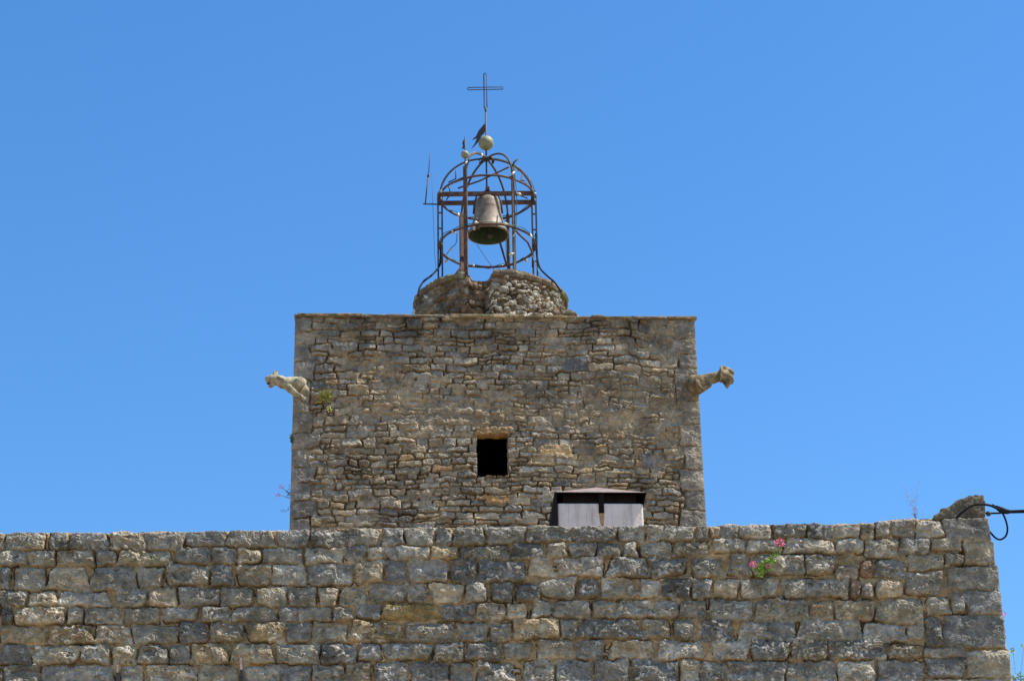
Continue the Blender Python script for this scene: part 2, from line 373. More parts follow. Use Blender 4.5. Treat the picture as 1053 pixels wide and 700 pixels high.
# pinning stones in the wider joints, then rows that carry on to the left and down
for i in range(240):
    x = rng.uniform(-150, 1015); y = rng.uniform(560, 705)
    if not any(s.x0-1 < x < s.x1+1 and s.y0-.4 < y < s.y1+.4 for s in wall_stones if abs(s.x0-x) < 80): wst(x-rng.uniform(2, 6), y-1.6, x+rng.uniform(2, 6), y+1.6, r=1.5, h=1.6, edge=1.2, rough=.4)
rowy = [(547, 566), (566, 582), (583, 607), (608, 624), (625, 641), (643, 661), (663, 682), (684, 706)]
y = 707.0
while y < 1160: hgt = rng.uniform(15, 23); rowy.append((y, y+hgt)); y += hgt+1
for (a, b) in rowy:
    x = -210.0
    xe = -1 if a < 700 else 1100
    while x < xe:
        wd = rng.uniform(20, 52); x2 = min(x+wd, xe)
        if x2-x > 8: wst(x, a+.3, x2-1, b-.5)
        x = x2
WP = Plane(18.0, 0.7)
topx = [-260, 0, 26, 27, 60, 100, 160, 240, 300, 360, 420, 480, 540, 600, 660, 720, 739, 748, 760, 800, 860, 900, 917, 940, 968, 1009, 1016]
topy = [549, 547.5, 547, 546.5, 547, 547.6, 546, 545.5, 544.6, 543, 542, 541.8, 541, 540.5, 540.3, 540.3, 540, 537.6, 539, 538.6, 538.4, 536.5, 533.5, 532.2, 533.2, 532.4, 533]
edgy = [520, 556, 558, 580, 583, 607, 609, 632, 634, 666, 669, 700, 760, 1160]
edgx = [1015, 1019.5, 1022.5, 1023.8, 1027, 1028.2, 1029.6, 1031.4, 1032.2, 1035.3, 1038.4, 1041.2, 1050, 1090]
def wall_build():
    xb = np.concatenate([np.arange(-200, -12, 1.6), np.arange(-12, 1018.01, .62)]); R0 = 1018.0
    dy = np.concatenate([np.arange(0, 172, .62), np.arange(172, 620, 4.0)])
    Xl, D = np.meshgrid(xb, dy)
    T = np.interp(Xl, topx, topy) + .9*fbm(Xl/9.0, Xl*0+3.3, 3) + .5*vnoise(Xl/2.2, Xl*0+8)
    Yp = T + D
    R = np.interp(Yp, edgy, edgx)+ .5*fbm(Yp*0+4.4, Yp/2.5, 3)
    Xp = Xl + (R-R0)*sstep(880, R0, Xl)
    Xs = Xl + (np.interp(Yp, edgy, edgx)-R0)*sstep(880, R0, Xl)
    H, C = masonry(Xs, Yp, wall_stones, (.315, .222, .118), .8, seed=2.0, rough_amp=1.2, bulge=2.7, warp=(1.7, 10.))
    fall = np.clip(D/2.2, 0, 1); H = H*np.sqrt(1-(1-fall)**2) - 2.2*(1-fall)**2
    re = np.clip((R0-Xl)/1.8, 0, 1); H = H*re - 1.2*(1-re)
    P = WP.hit(Xp, Yp); kpx = .0079
    P = P + WP.n*(H*kpx)[..., None]
    # return of the wall on the right (0.75 m thick) and its top
    dep = np.array([.03, .08, .14, .2, .28, .36, .45, .55, .65, .75]); E = P[:, -1:, :] - WP.n*dep[None, :, None]
    rr = (fbm(dep[None, :]*14+3, Yp[:, -1:]/7, 3))*.022; E = E + WP.d*rr[..., None]
    P = np.concatenate([P, E], 1); C = np.concatenate([C, np.repeat(C[:, -1:], len(dep), 1)], 1)
    dt = np.array([.75, .6, .45, .3, .2, .12, .06, .02]); top = P[:1]-WP.n*dt[:, None, None]
    top = top + np.array([0, 0, 1.0])*(.02*fbm(np.arange(P.shape[1])[None, :]/14, dt[:, None]*6, 3))[..., None]
    top[:, -len(dep):] = P[:1, -len(dep):]                    # close the corner
    P = np.concatenate([top, P], 0); C = np.concatenate([np.repeat(C[:1], len(dt), 0), C], 0)
    # foot of the wall down to the street
    last = P[-1].copy(); foot = [last*[1, 1, 0]+[0, 0, last[0, 2]*f] for f in (.75, .5, .25, 0)]
    nf = len(foot); P = np.concatenate([P, np.array(foot)], 0); C = np.concatenate([C, np.repeat(C[-1:], nf, 0)], 0)
    return grid_mesh('wall_face', P, C)
wall = thing('stone_wall', WP.pt(500, 545)*1.0, 'long near wall of rough grey stone blocks in courses across the foot of the picture', 'wall')
wall.location.z = 0
o = wall_build(); o.data.materials.append(M_wall); link(o); place(o, wall)

# ------------------------------------------------------------------ bell tower
TP = Plane(30.0, 3.5)
TK = .0135
TL, TR = 303.6, 714.4
tower_stones = []
def tst(x0, y0, x1, y1, col=None, **kw):
    yy = (y0+y1)/2
    if col is None: col = pick(.30 if yy < 400 else .42, .03)
    args = dict(h=1.4+1.7*rng.rand(), r=.8+1.3*rng.rand(), rough=.3+.5*rng.rand(), edge=.9+.7*rng.rand(), tx=rng.randn()*.7, ty=rng.randn()*.7); args.update(kw)
    tower_stones.append(Stone(x0, y0, x1, y1, tuple(col), **args))
LQ = [(327, 343, 17), (343, 356, 21), (356, 373, 16), (373, 391, 20), (391, 424, 16), (424, 444, 19), (444, 459, 28), (459, 478, 15), (478, 495, 24), (495, 514, 19), (514, 531, 26), (531, 549, 20), (549, 566, 24), (566, 584, 18)]
for a, b, wd in LQ: tst(TL-2, a, TL+wd, b-.4, col=np.array((.205, .18, .145))*(1+.1*rng.randn()), r=1.0, edge=1.2, rough=.45, h=2.0)
RQ = [(327, 347, 22), (347, 362, 26), (362, 376, 19), (376, 412, 24), (412, 436, 17), (436, 458, 22), (458, 481, 18), (481, 503, 24), (503, 524, 20), (524, 546, 26), (546, 566, 20)]
for a, b, wd in RQ: tst(TR-wd, a, TR+2, b-.4, col=np.array((.20, .172, .135))*(1+.1*rng.randn()), r=1.0, edge=1.2, rough=.45, h=2.0)
y = 327.0
while y < 600:
    hgt = rng.choice([4.6, 5.4, 6.4, 7.6, 9.2, 11.], p=[.16, .22, .22, .2, .12, .08])
    qa = next((w_ for a, b, w_ in LQ if a <= y+hgt/2 < b), 18); qb = next((w_ for a, b, w_ in RQ if a <= y+hgt/2 < b), 20)
    x = TL+qa+1
    while x < TR-qb-3:
        wd = rng.uniform(1.0, 3.2)*(5.5+hgt*.42); wd = min(max(wd, 6), 36); x2 = min(x+wd, TR-qb-.5)
        u = rng.rand()
        if x2-x > 5:
            if u < .25 and hgt > 7:                                # two thin stones, one above the other
                m_ = y+hgt*rng.uniform(.4, .6)
                tst(x, y, x2-.9, m_-.5); 
                xm_ = x+(x2-x)*rng.uniform(.35, .65)
                tst(x, m_+.4, xm_-.4, y+hgt-.8); tst(xm_+.5, m_+.4, x2-.9, y+hgt-.8)
            elif u < .27: tst(x, y-2.5, x2-.9, y+hgt-.8)
            else: tst(x, y+.4*rng.randn(), x2-.9, y+hgt-.8+.4*rng.randn())
        x = x2
    y += hgt
tst(550, 458.5, 583, 470, col=(.40, .265, .125), h=2.6, rough=.3); tst(497, 511.5, 520, 519, col=(.42, .24, .09), h=2.6, rough=.3)
tst(542, 471.5, 562, 478, col=(.36, .25, .13)); tst(528, 482, 545, 488, col=(.40, .36, .28)); tst(487, 440, 523, 447.3, col=(.36, .22, .09), h=2.4)
tst(652, 464, 676, 481, col=(.13, .135, .15)); tst(578, 370, 603, 383, col=(.13, .125, .12)); tst(619, 415, 640, 424, col=(.15, .155, .16)); tst(552, 507, 571, 518, col=(.33, .28, .2))
WIN = (487.9, 446.9, 518.9, 489.4)
def tower_build():
    side = np.concatenate([np.arange(0, 3, .6), np.arange(3, 410, 2.6)])
    xf = np.arange(TL, TR+.01, .6)
    u = np.concatenate([TL-side[1:][::-1], xf, TR+side[1:]])
    dy = np.concatenate([np.arange(326.4, 552, .6), np.arange(552, 620, 3.0)])
    U, V = np.meshgrid(u, dy)
    st = list(tower_stones)
    y_ = 327.0
    for lo, hi in ((TL-412, TL-2), (TR+2, TR+412)):                 # flank stones
        y_ = 327.0
        while y_ < 600:
            hgt = rng.uniform(7, 15); x = lo
            while x < hi:
                x2 = min(x+rng.uniform(12, 36), hi)
                if x2-x > 5: st.append(Stone(x, y_, x2-1, y_+hgt-.9, pick(.3, .02), 1.5+1.5*rng.rand(), 1.8, .7, 1.6, rng.randn()*.6, rng.randn()*.6))
                x = x2
            y_ += hgt
    band = np.exp(-((V-421-6*fbm(U/60, V/60, 2))/27)**2)
    fl = np.clip(.95*band*sstep(330, 380, U) + .8*sstep(.1, .5, fbm(U/40+7, V/25, 3)) + .7*sstep(560, 640, U)*np.exp(-((V-430)/55)**2), 0, .92)
    fl = np.where((U < TL+28) | (U > TR-24), np.minimum(fl, .6), fl)
    H, C = masonry(U, V+4.2*fbm(U/52, V/60, 3), st, (.275, .215, .135), .9, warp=(1.6, 8.), rough_amp=.95, seed=40., flush=fl, bulge=.4, crack=3.8, lit_ledge_amp=.75)
    # old run-off soot from the coping and the flanks of the window, with shapes of their own
    top = sstep(-.05, .42, fbm(U/26+3, V/60, 5))*np.clip(1-(V-323)/105, 0, 1)
    C = C*(1-.42*top)[..., None]
    # real window hole
    j = .5*fbm(U/5, V/5, 2)
    ins = (U+j > WIN[0]) & (U+j < WIN[2]) & (V+j > WIN[1]) & (V+j < WIN[3])
    C = np.where(((U > WIN[0]-.5) & (U < WIN[2]+.5) & (V > WIN[1]-2.2) & (V < WIN[1]+1.6))[..., None], np.array((.36, .225, .085)), C)
    H = np.where(ins, -.13/TK, H)
    Uf = np.clip(U, TL, TR); Pl = TP.hit(np.full_like(V, TL), V); Pr = TP.hit(np.full_like(V, TR), V)
    # upright edges: keep the plan position of the top corners and the height of each row
    P = TP.hit(Uf, V)
    sL = (Pl[0, 0]-TP.p0) @ TP.d; sR = (Pr[0, 0]-TP.p0) @ TP.d
    f = (Uf-TL)/(TR-TL); lean = np.clip((V-323)/221, 0, 2)*.012
    s = sL-lean+(sR-sL+2*lean)*f
    zc = P[..., 2]
    P = TP.p0 + TP.d*s[..., None]; P[..., 2] = zc
    dpt = np.where(U < TL, (TL-U), np.where(U > TR, U-TR, 0))*TK
    P = P - TP.n*dpt[..., None]
    nl = np.where(U[..., None] < TL-.3, -TP.d, np.where(U[..., None] > TR+.3, TP.d, TP.n))
    cor = np.minimum(np.abs(U-TL), np.abs(U-TR)); H = H - 1.0*np.clip(1-cor/1.4, 0, 1)
    H = H*(.2+.8*np.clip(cor/9, 0, 1)); H = np.where((U < TL) | (U > TR), H*.35-.8, H)
    P = P + nl*(H*TK)[..., None]
    fm = ~(ins[:-1, :-1] & ins[1:, :-1] & ins[:-1, 1:] & ins[1:, 1:])
    nrow = 2; lowz = P[-1].copy()
    foot = np.array([lowz*[1, 1, 0]+[0, 0, 1]*(lowz[:, 2:3]*f) for f in (.5, 0)])
    P = np.concatenate([P, foot], 0); C = np.concatenate([C, np.repeat(C[-1:], nrow, 0)], 0)
    fm = np.concatenate([fm, np.ones((nrow, fm.shape[1]), bool)], 0)
    return grid_mesh('tower_wall', P, C, fm), P
tower = thing('bell_tower', (0, 0, 0), 'square stone tower with a small dark window and a round turret on top', 'tower')
_c = TP.pt(509, 324) - Vector(TP.n)*2.8; tower.location = (_c.x, _c.y, 0)
ow, TPts = tower_build(); ow.data.materials.append(M_tower); link(ow); place(ow, tower)
# back wall and roof deck close the box, so the room behind the window is dark
fl_, fr_ = [Vector(TPts[0, i]) for i in (0, -1)]
mb = MB(); lo = [Vector((p.x, p.y, 0)) for p in (fl_, fr_)]
mb.add([fl_, fr_, lo[1], lo[0]], [(0, 1, 2, 3)], False)
o = mb.build('back_wall', M_tile, tower)
mb = MB(); dk = [Vector(v)-Vector((0, 0, .03)) for v in (tuple(fl_), tuple(fr_), tuple(TP.pt(TR-.5, 324, -.05)), tuple(TP.pt(TL+.5, 324, -.05)))]
zd = min(v.z for v in dk)
for v in dk: v.z = zd
mb.prism(dk, (0, 0, -.2)); mb.build('roof_deck', M_tile, tower)
ROOFZ = float(TPts[0, :, 2].mean())
sL = (TP.pt(TL, 324)-Vector(TP.p0)).dot(Vector(TP.d)); sR = (TP.pt(TR, 324)-Vector(TP.p0)).dot(Vector(TP.d))
def tloc(s, dep, z): v = Vector(TP.p0)+Vector(TP.d)*s-Vector(TP.n)*dep; v.z = z; return v
def coping_build():
    # a thin worn slab round the top, in lengths, with a ragged upper edge
    n = 900; prof = [(.02, .012), (-.055, .006), (-.075, .02), (-.07, .055), (-.045, .078), (.1, .082), (.5, .085), (5.45, .085)]   # (depth, height)
    ss = np.linspace(sL-.012, sR+.018, n); P = np.zeros((len(prof), n, 3)); C = np.zeros((len(prof), n, 3))
    cuts = np.sort(rng.uniform(sL, sR, 11)); seg = np.searchsorted(cuts, ss); hh = rng.uniform(-.012, .012, 13)[seg]; pp = rng.uniform(-.02, .02, 13)[seg]
    gap = np.min(np.abs(ss[:, None]-cuts[None]), 1) < .014
    cs = np.array([(.25, .19, .11), (.21, .155, .085), (.28, .215, .125), (.20, .16, .11)])[rng.randint(0, 4, 13)][seg]
    for i, (d, z) in enumerate(prof):
        nn = .030*fbm(ss*5, ss*0+i*.37, 5)
        front = i < 5
        P[i] = TP.p0 + TP.d*ss[:, None] + (-TP.n)*((d+(pp+nn+.03*gap)*(front))[:, None]); P[i, :, 2] = ROOFZ-.035+z*.72+(.7*hh+.75*nn)*(i > 2)
        mo = fbm(ss*3.1, ss*0+i*.3+2, 4); C[i] = cs*(1+.7*mo)[:, None]
        moss = (mo > .10)[:, None]; C[i] = np.where(moss & (i > 1), np.array((.115, .10, .05)), C[i])
    return grid_mesh('coping', P, C)
o = coping_build(); o.data.materials.append(M_tower); link(o); place(o, tower)

# turret: a round drum of rubble, right half rougher and standing proud of the left
TY = 32.4
AX = at(503.6, 314, TY); AX.x -= 0.0
RIMZ = AX.z; TRAD = 77*k_at(504, 314, TY); CK = k_at(501, 240, TY)
CAX = at(501.2, 240, TY)                                # axis of the cage above
def turret_build():
    na = 900; th = np.linspace(-math.pi, math.pi, na); zt = RIMZ; zb = ROOFZ+.03
    nz = 150; zz = np.linspace(0, 1, nz)
    A, T = np.meshgrid(th, zz)
    Xp = A*TRAD/TK; Yp = T*(zt-zb)/TK                    # pixel-like coordinates, 0 at the top
    st = []
    ga = math.asin((497-503.6)/77.)                     # groove
    y_ = 3.0
    while y_ < 110:                                      # squared blocks
        hgt = rng.uniform(9, 15); x = -245
        while x < 245:
            x2 = x+rng.uniform(12, 28)
            if not (ga*77-2 < (x+x2)/2 < 95): st.append(Stone(x, y_, x2-1.2, y_+hgt-1.2, tuple(np.array((.17, .115, .07) if rng.rand() < .65 else (.19, .17, .14))*(1+.12*rng.randn())), 1.6+1.5*rng.rand(), 3, .8, 2.2, rng.randn(), rng.randn()))
            x = x2
        y_ += hgt
    for i in range(1500):                                 # small round rubble
        x = rng.uniform(ga*77+2, 95); yv = rng.uniform(4, 110); r_ = rng.choice([1.6, 2.2, 3.0, 4.0, 5.2])
        if any((s.x0+s.x1)/2-x < 30 and math.hypot((s.x0+s.x1)/2-x, (s.y0+s.y1)/2-yv) < (r_+(s.x1-s.x0)/2)*.70 for s in st): continue
        c = np.array((.44, .38, .29) if rng.rand() < .65 else (.28, .25, .20))*(1+.18*rng.randn())
        st.append(Stone(x-r_*rng.uniform(1, 1.35), yv-r_*.8, x+r_*rng.uniform(1, 1.35), yv+r_*.8, tuple(c), 1.4+1.5*rng.rand(), r_*.6, .8, r_*.55, rng.randn(), rng.randn()))
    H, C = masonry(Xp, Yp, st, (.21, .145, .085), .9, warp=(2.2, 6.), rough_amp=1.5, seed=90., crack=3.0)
    gw = A*77+1.6*fbm(Xp*0+1, Yp/9, 3)
    grv = np.exp(-((gw-(ga*77+1))/5.5)**2)[..., None]; C = C*(1-.8*grv)+np.array((.12, .08, .045))*.8*grv
    H = H - 3.2*np.exp(-((gw-(ga*77+1.5))/3.2)**2) + 1.0*sstep(ga*77+2, ga*77+7, gw)*(gw < 96) - 1.2*(gw < ga*77)
    H = H - 1.5*sstep(8, 0, Yp)
    # cut the notch in the front of the rim
    nc = math.asin((495-503.6)/77.)*77
    prof = np.clip(1-(np.abs(th*77-nc)/11.5)**6, 0, 1)
    Zc = zb+(zt-zb)*(1-T) - (prof*.105)[None, :]*(1-T)**.5
    Zc = Zc + .022*fbm(Xp[:1]/9, Xp[:1]*0+6, 3)*(1-T)
    Rr = TRAD - .03 + H*TK*.85
    P = np.stack([AX.x+Rr*np.sin(A), AX.y-Rr*np.cos(A), Zc], -1)
    # inner rim and floor
    inn = P[:1].copy(); rows = []
    for rad, dz in ((TRAD-.1, .0), (TRAD-.24, -.02), (TRAD-.27, -.3), (0.0, -.3)):
        q = np.stack([AX.x+rad*np.sin(th), AX.y-rad*np.cos(th), P[0, :, 2]+dz if dz > -.1 else np.full(na, RIMZ-.24)], -1); rows.append(q)
    P = np.concatenate([np.array(rows[::-1]), P], 0); C = np.concatenate([np.repeat(C[:1], 4, 0), C], 0)
    return grid_mesh('turret', P, C)
turret = turret_build(); turret.data.materials.append(M_turret); link(turret); place(turret, tower)
turret['label'] = 'round rubble drum with a notch in its rim, tawny blocks on the left and pale rubble on the right'
def rim_build():                                        # worn mortar lip, broken at the notch
    na = 700; th = np.linspace(math.asin((506-503.6)/77.)+.03, 2*math.pi+math.asin((482-503.6)/77.)-.02, na); prof = [(-.20, .02), (-.16, .05), (-.04, .058), (.03, .04), (.045, .0), (.025, -.05), (-.06, -.07)]
    P = np.zeros((len(prof), na, 3)); C = np.zeros((len(prof), na, 3))
    for i, (r, z) in enumerate(prof):
        n1 = fbm(th*9, th*0+i*.4, 4); n2 = fbm(th*30, th*0+i*.7+5, 3)
        rr = TRAD+r+.018*n1+.012*n2 + (.015 if r > 0 else 0)*np.sin(th)
        P[i] = np.stack([AX.x+rr*np.sin(th), AX.y-rr*np.cos(th), RIMZ+z+.02*n1+.012*n2], -1)
        C[i] = np.array((.17, .12, .075))*(1+.5*n1)[:, None]
        C[i] = np.where((n1 > .2)[:, None], np.array((.15, .14, .065)), C[i])
    return grid_mesh('rim', P, np.clip(C, .03, .6))
o = rim_build(); o.data.materials.append(M_turret); link(o); place(o, turret)

def spline(pts, n=8):
    pts = [Vector(p) for p in pts]; out = []
    for i in range(len(pts)-1):
        a, b, c, d = pts[max(i-1, 0)], pts[i], pts[i+1], pts[min(i+2, len(pts)-1)]
        for t in np.linspace(0, 1, n, endpoint=False):
            out.append(.5*((2*b)+(c-a)*t+(2*a-5*b+4*c-d)*t*t+(-a+3*b-3*c+d)*t**3))
    return out+[pts[-1]]
# ------------------------------------------------------------------ iron cage
def cz(y): return at(501, y, TY).z                      # height on the axis for a photo row
RB = 48.6*CK
ZA, ZB_, ZTOP = cz(203.5), cz(253), cz(163.5)
def cyl(deg, r, z):                                     # 0 = towards the viewer, positive to the right
    a = math.radians(deg); return Vector((CAX.x+r*math.sin(a), CAX.y-r*math.cos(a), z))
cage = thing('bell_cage', (CAX.x, CAX.y, RIMZ), 'open rusty iron cage with a domed top standing on the round turret', 'bell cage')
ANG = [-26, 34, 94, 154, 214, 274]
for a in ANG:
    front = a in (-26, 34); pair = a in (94, 274); rad_ = Vector((math.sin(math.radians(a)), -math.cos(math.radians(a)), 0)); tan_ = Vector((rad_.y, -rad_.x, 0))
    for q in ((-.028, .028) if pair else (0,)):
        mb = MB(); wdt = .058 if a == -26 else (.046 if not pair else .026)
        if a == 214: wdt = .075
        top = ZA+.02 if not front else cz(176 if a == 34 else 174)+.0
        b0 = cyl(a, RB, RIMZ-.24); t0 = cyl(a, RB, ZA+(.05 if not front else .20))
        if pair: b0 += rad_*q*1.1 ; t0 += rad_*q*1.1
        mb.bar(b0, t0, wdt, .03 if not pair else .026, side=tan_)
        mb.build('post', M_rust if not pair else M_dark, cage)
    if pair:
        for i in range(5):
            mb = MB(); z = ZB_-.25+(ZA-ZB_+.25)*i/4.; mb.bar(cyl(a, RB-.03, z), cyl(a, RB+.03, z), .018, .018); mb.build('brace', M_dark, cage)
        for z in (ZA-.05, ZB_): mb = MB(); mb.ball(cyl(a, RB, z), .048, 8, 6, (1, 1, 1.3)); mb.build('joint_knot', M_dark, cage)
for z, r_, nm in ((ZA, RB, 'ring'), (ZB_, RB+.005, 'ring')):
    mb = MB(); pts = [cyl(d, r_, z+.006*math.sin(d*.11)) for d in range(0, 360, 6)]
    mb.tube(pts, .021, 6, closed=True, sx=.75); mb.build(nm, M_rust, cage)
HD = ZTOP-ZA
for a in ANG:
    mb = MB(); pts = [cyl(a, (RB-.0)*math.cos(t)**.9 if t < 1.56 else .03, ZA+HD*math.sin(t)) for t in np.linspace(0, math.pi/2, 22)]
    pts[-1] = cyl(a, .02, ZTOP)
    mb.tube(pts, .0165, 6); mb.build('rib', M_rust if a in (-26, 34, 94) else M_dark, cage)
for s_ in (-1, 1):                                      # two beams the bell hangs between
    mb = MB(); y0 = .145*s_; e = RB+.03
    mb.bar(Vector((CAX.x-e, CAX.y+y0, ZA)), Vector((CAX.x+e, CAX.y+y0+.01, ZA-.008)), .062, .045, side=(0, 0, 1)); mb.build('beam', M_rust, cage)
mb = MB()                                               # diagonal stay, scrolls by the front right post and the knot of iron at the crown
mb.tube([cyl(30, RB*.97, ZA+.20), cyl(-20, RB*.45, ZA+.13), cyl(-60, RB*.7, ZA+.04)], .015, 6)
mb.build('stay', M_rust, cage)
mb = MB(); mb.tube([cyl(34, RB, ZB_-.02), cyl(44, RB*1.0, ZB_-.10), cyl(56, RB*1.02, ZB_-.16), cyl(68, RB*1.02, ZB_-.28), cyl(70, RB*1.0, ZB_-.5)], .016, 6); mb.build('scroll', M_rust, cage)
mb = MB(); mb.tube(spline([cyl(214, RB, ZB_+.05), cyl(217, RB, ZB_-.08), cyl(222, RB*1.02, ZB_-.2), cyl(224, RB*1.02, ZB_-.5)]), .016, 6); mb.build('scroll', M_rust, cage)
mb = MB(); mb.ball((CAX.x, CAX.y, ZTOP), .06, 10, 6, (1.3, 1.3, .6))
for i in range(9):
    a = rng.uniform(0, 360); mb.tube([cyl(a, .03, ZTOP-.03), cyl(a+20, .09, ZTOP+.02), cyl(a+50, .12, ZTOP-.05)], .013, 5)
mb.build('crown_knot', M_dark, cage)
for a, z in ((34, ZA+.30), (-26, ZA+.24)):
    mb = MB(); mb.tube([cyl(a, RB*.98, z-.12), cyl(a+3, RB*.98, z), cyl(a+6, RB*1.04, z+.05)], .014, 5); mb.build('leaf_scroll', M_dark, cage)
for a in (110, 250, 60, 300): mb = MB(); mb.tube([cyl(a, RB*.93, ZA+.1), cyl(a+6, RB*.80, ZA+.16), cyl(a+9, RB*.83, ZA+.28)], .011, 5); mb.build('leaf_scroll', M_dark, cage)

# crown finial: rod, gilt ball, torn pennant, outlined cross
BALLZ = cz(147.3); CRB, CRT, CRA = cz(113), cz(75.5), cz(91)
fin = thing('cross_finial', (CAX.x, CAX.y, ZTOP), 'outlined iron cross with a gilt ball and torn metal pennant at the very top', 'cross')
mb = MB(); mb.tube([Vector((CAX.x, CAX.y, ZA-.02)), Vector((CAX.x, CAX.y, CRB))], .0135, 8); mb.build('rod', M_dark, fin)
mb = MB(); mb.ball((CAX.x, CAX.y, BALLZ), 8.0*CK, 28, 18); mb.build('ball', M_gild, fin)
mb = MB(); hw = .021
def loop(mb, a, b, side, hw, r):
    a, b, side = Vector(a), Vector(b), Vector(side); d = (b-a).normalized()
    mb.tube([a-side*hw, a-d*hw*.0+side*0-d*.012, a+side*hw, b+side*hw, b+d*.012, b-side*hw], r, 6, closed=True)
X1 = Vector((1, 0, 0)); Z1 = Vector((0, 0, 1))
loop(mb, (CAX.x, CAX.y, CRB+.03), (CAX.x, CAX.y, CRT-.01), X1, hw, .0085)
loop(mb, (CAX.x-18.2*CK, CAX.y+.002, CRA), (CAX.x+18.2*CK, CAX.y+.002, CRA), Z1, hw, .0085)
mb.tube([Vector((CAX.x, CAX.y, CRB-.06)), Vector((CAX.x, CAX.y, CRB+.04))], [.012, .022], 8)
mb.build('cross', M_dark, fin)
def pen(pl, Y): return [at(x, y, Y) for x, y in pl]
mb = MB(); mb.prism(pen([(500, 126), (497.5, 128), (492, 134.5), (489.5, 140), (485.5, 143.8), (487.5, 143.2), (490.5, 142), (488.5, 147), (484.5, 153.3), (488, 150), (493, 144.5), (495.5, 139), (497, 138), (500, 133)], TY), (.0, .012, 0)); mb.build('pennant', M_dark, fin)
FR = cyl(-26, RB, 0); FRk = k_at(478, 160, FR.y)
sb = at(477.6, 159, FR.y); sb.x = FR.x
bf = thing('ball_finial', (FR.x, FR.y, ZA+.2), 'small gilt ball with a little ragged flag on the left front cage post', 'finial')
mb = MB(); mb.tube([Vector((FR.x, FR.y, ZA+.19)), Vector((FR.x, FR.y, at(477, 141, FR.y).z))], .009, 6); mb.build('rod', M_dark, bf)
mb = MB(); mb.ball(sb, 4.2*FRk, 20, 12); mb.build('ball', M_gild, bf)
dx = FR.x-at(477.3, 150, FR.y).x
mb = MB(); mb.prism([p+Vector((dx, 0, 0)) for p in pen([(477.3, 141.5), (476.2, 144), (475.2, 145), (474.6, 148), (475.6, 149.5), (474, 153), (477.3, 152.6)], FR.y)], (0, .01, 0)); mb.build('pennant', M_dark, bf)

# bell
BL = cz(242.3); BT = cz(203); bh = BT-BL; br = 21.6*CK
bell = thing('bell', (CAX.x+.01, CAX.y, BL), 'bronze bell with a green underside hanging inside the iron cage', 'bell')
bc = Vector((CAX.x+.012, CAX.y, BL))
mb = MB(); mb.lathe(bc, [(r*br, z*bh) for r, z in [(.93, .0), (.99, .0), (1.0, .03), (.985, .07), (.91, .12), (.895, .135), (.82, .20), (.81, .215), (.755, .31), (.70, .43), (.655, .56), (.63, .67), (.635, .69), (.62, .72), (.60, .81), (.58, .89), (.565, .90), (.50, .95), (.42, .99), (.30, 1.0), (.0, 1.0)]], 64)
body = mb.build('bell_body', M_bell, bell)
mb = MB(); mb.lathe(bc, [(r*br, z*bh) for r, z in [(.935, .0), (.87, .08), (.78, .25), (.60, .5), (.52, .8), (.36, .93), (0, .95)]], 48); mb.build('inner_wall', M_bellin, body)
mb = MB(); mb.tube([bc+Vector((0, 0, bh*.95)), bc+Vector((.03, -.02, bh*.02))], [.014, .02], 8); mb.ball(bc+Vector((.032, -.02, -.005)), .042, 14, 10, (1, 1, 1.2)); mb.build('clapper', M_dark, bell)
mb = MB()
for sx in (-1, 1): mb.tube([bc+Vector((sx*.03, 0, bh)), bc+Vector((sx*.085, 0, bh+.05)), bc+Vector((sx*.05, 0, bh+.1)), bc+Vector((0, 0, bh+.11))], .018, 8)
mb.bar(bc+Vector((0, -.17, bh+.075)), bc+Vector((0, .17, bh+.075)), .05, .06); mb.ball(bc+Vector((0, -.02, bh+.13)), .035, 10, 8); mb.build('hanger', M_rust, bell)
for sx in (-1, 1):                                      # the straps down each shoulder
    mb = MB(); mb.tube([bc+Vector((sx*.05, -.02, bh+.08)), bc+Vector((sx*br*.5, -.03, bh+.03)), bc+Vector((sx*br*.64, -.03, bh*.84)), bc+Vector((sx*br*.69, -.03, bh*.55))], .014, 6); mb.build('strap', M_dark, bell)
mb = MB(); mb.bar(at(491.5, 226, TY-.36), at(491, 233, TY-.36), .045, .05); mb.tube([at(490, 224, TY-.34), at(492, 236, TY-.34)], .016, 6); mb.build('striker', M_rust, bell)

rp = tag(MB(), None, None) if False else None
mb = MB(); mb.tube([at(512.5, 244, TY+.05), at(517, 259, TY+.2), at(521.3, 273.5, TY+.3)], .017, 6); o = mb.build('lever_rod', M_dark); tag(o, 'dark iron lever slanting from the bell mouth down to the cage ring', 'rod')
mb = MB(); mb.tube([at(490, 251, TY), at(500, 266, TY+.1), at(508, 277, TY+.2)], .0045, 5); o = mb.build('bell_rope', M_stem); tag(o, 'thin pale cord running down from the bell to the turret', 'cord')

# antenna and cables
ant = thing('whip_antenna', at(451, 210, TY), 'thin whip antenna on a short arm left of the cage', 'antenna')
mb = MB(); mb.tube([at(435, 209.8, TY), at(453, 210.2, TY)], .012, 6); mb.build('arm', M_dark, ant)
mb = MB(); mb.tube([at(437.3, 210, TY), at(440.2, 182, TY)], .010, 6); mb.tube([at(440.2, 182, TY), at(440.6, 179, TY)], .017, 6); mb.tube([at(440.6, 179, TY), at(442.4, 157.5, TY)], .0065, 6); mb.build('whip', M_dark, ant)
mb = MB(); mb.tube([at(444, 176, TY), at(445, 210, TY), at(447, 262, TY), at(448.5, 278, TY-.2)], .0028, 4); mb.build('guy_wire', M_dark, ant)
mb = MB(); mb.tube(spline([at(453, 250, TY), at(453, 268, TY), at(451, 275, TY-.1), at(444, 283, TY-.3), at(436, 289, TY-.6), at(431.5, 296, TY-.8), at(430, 304, TY-.9)]), .016, 6)
o = mb.build('power_cable', M_cable); tag(o, 'black cable curling down from the cage over the left of the turret', 'cable')
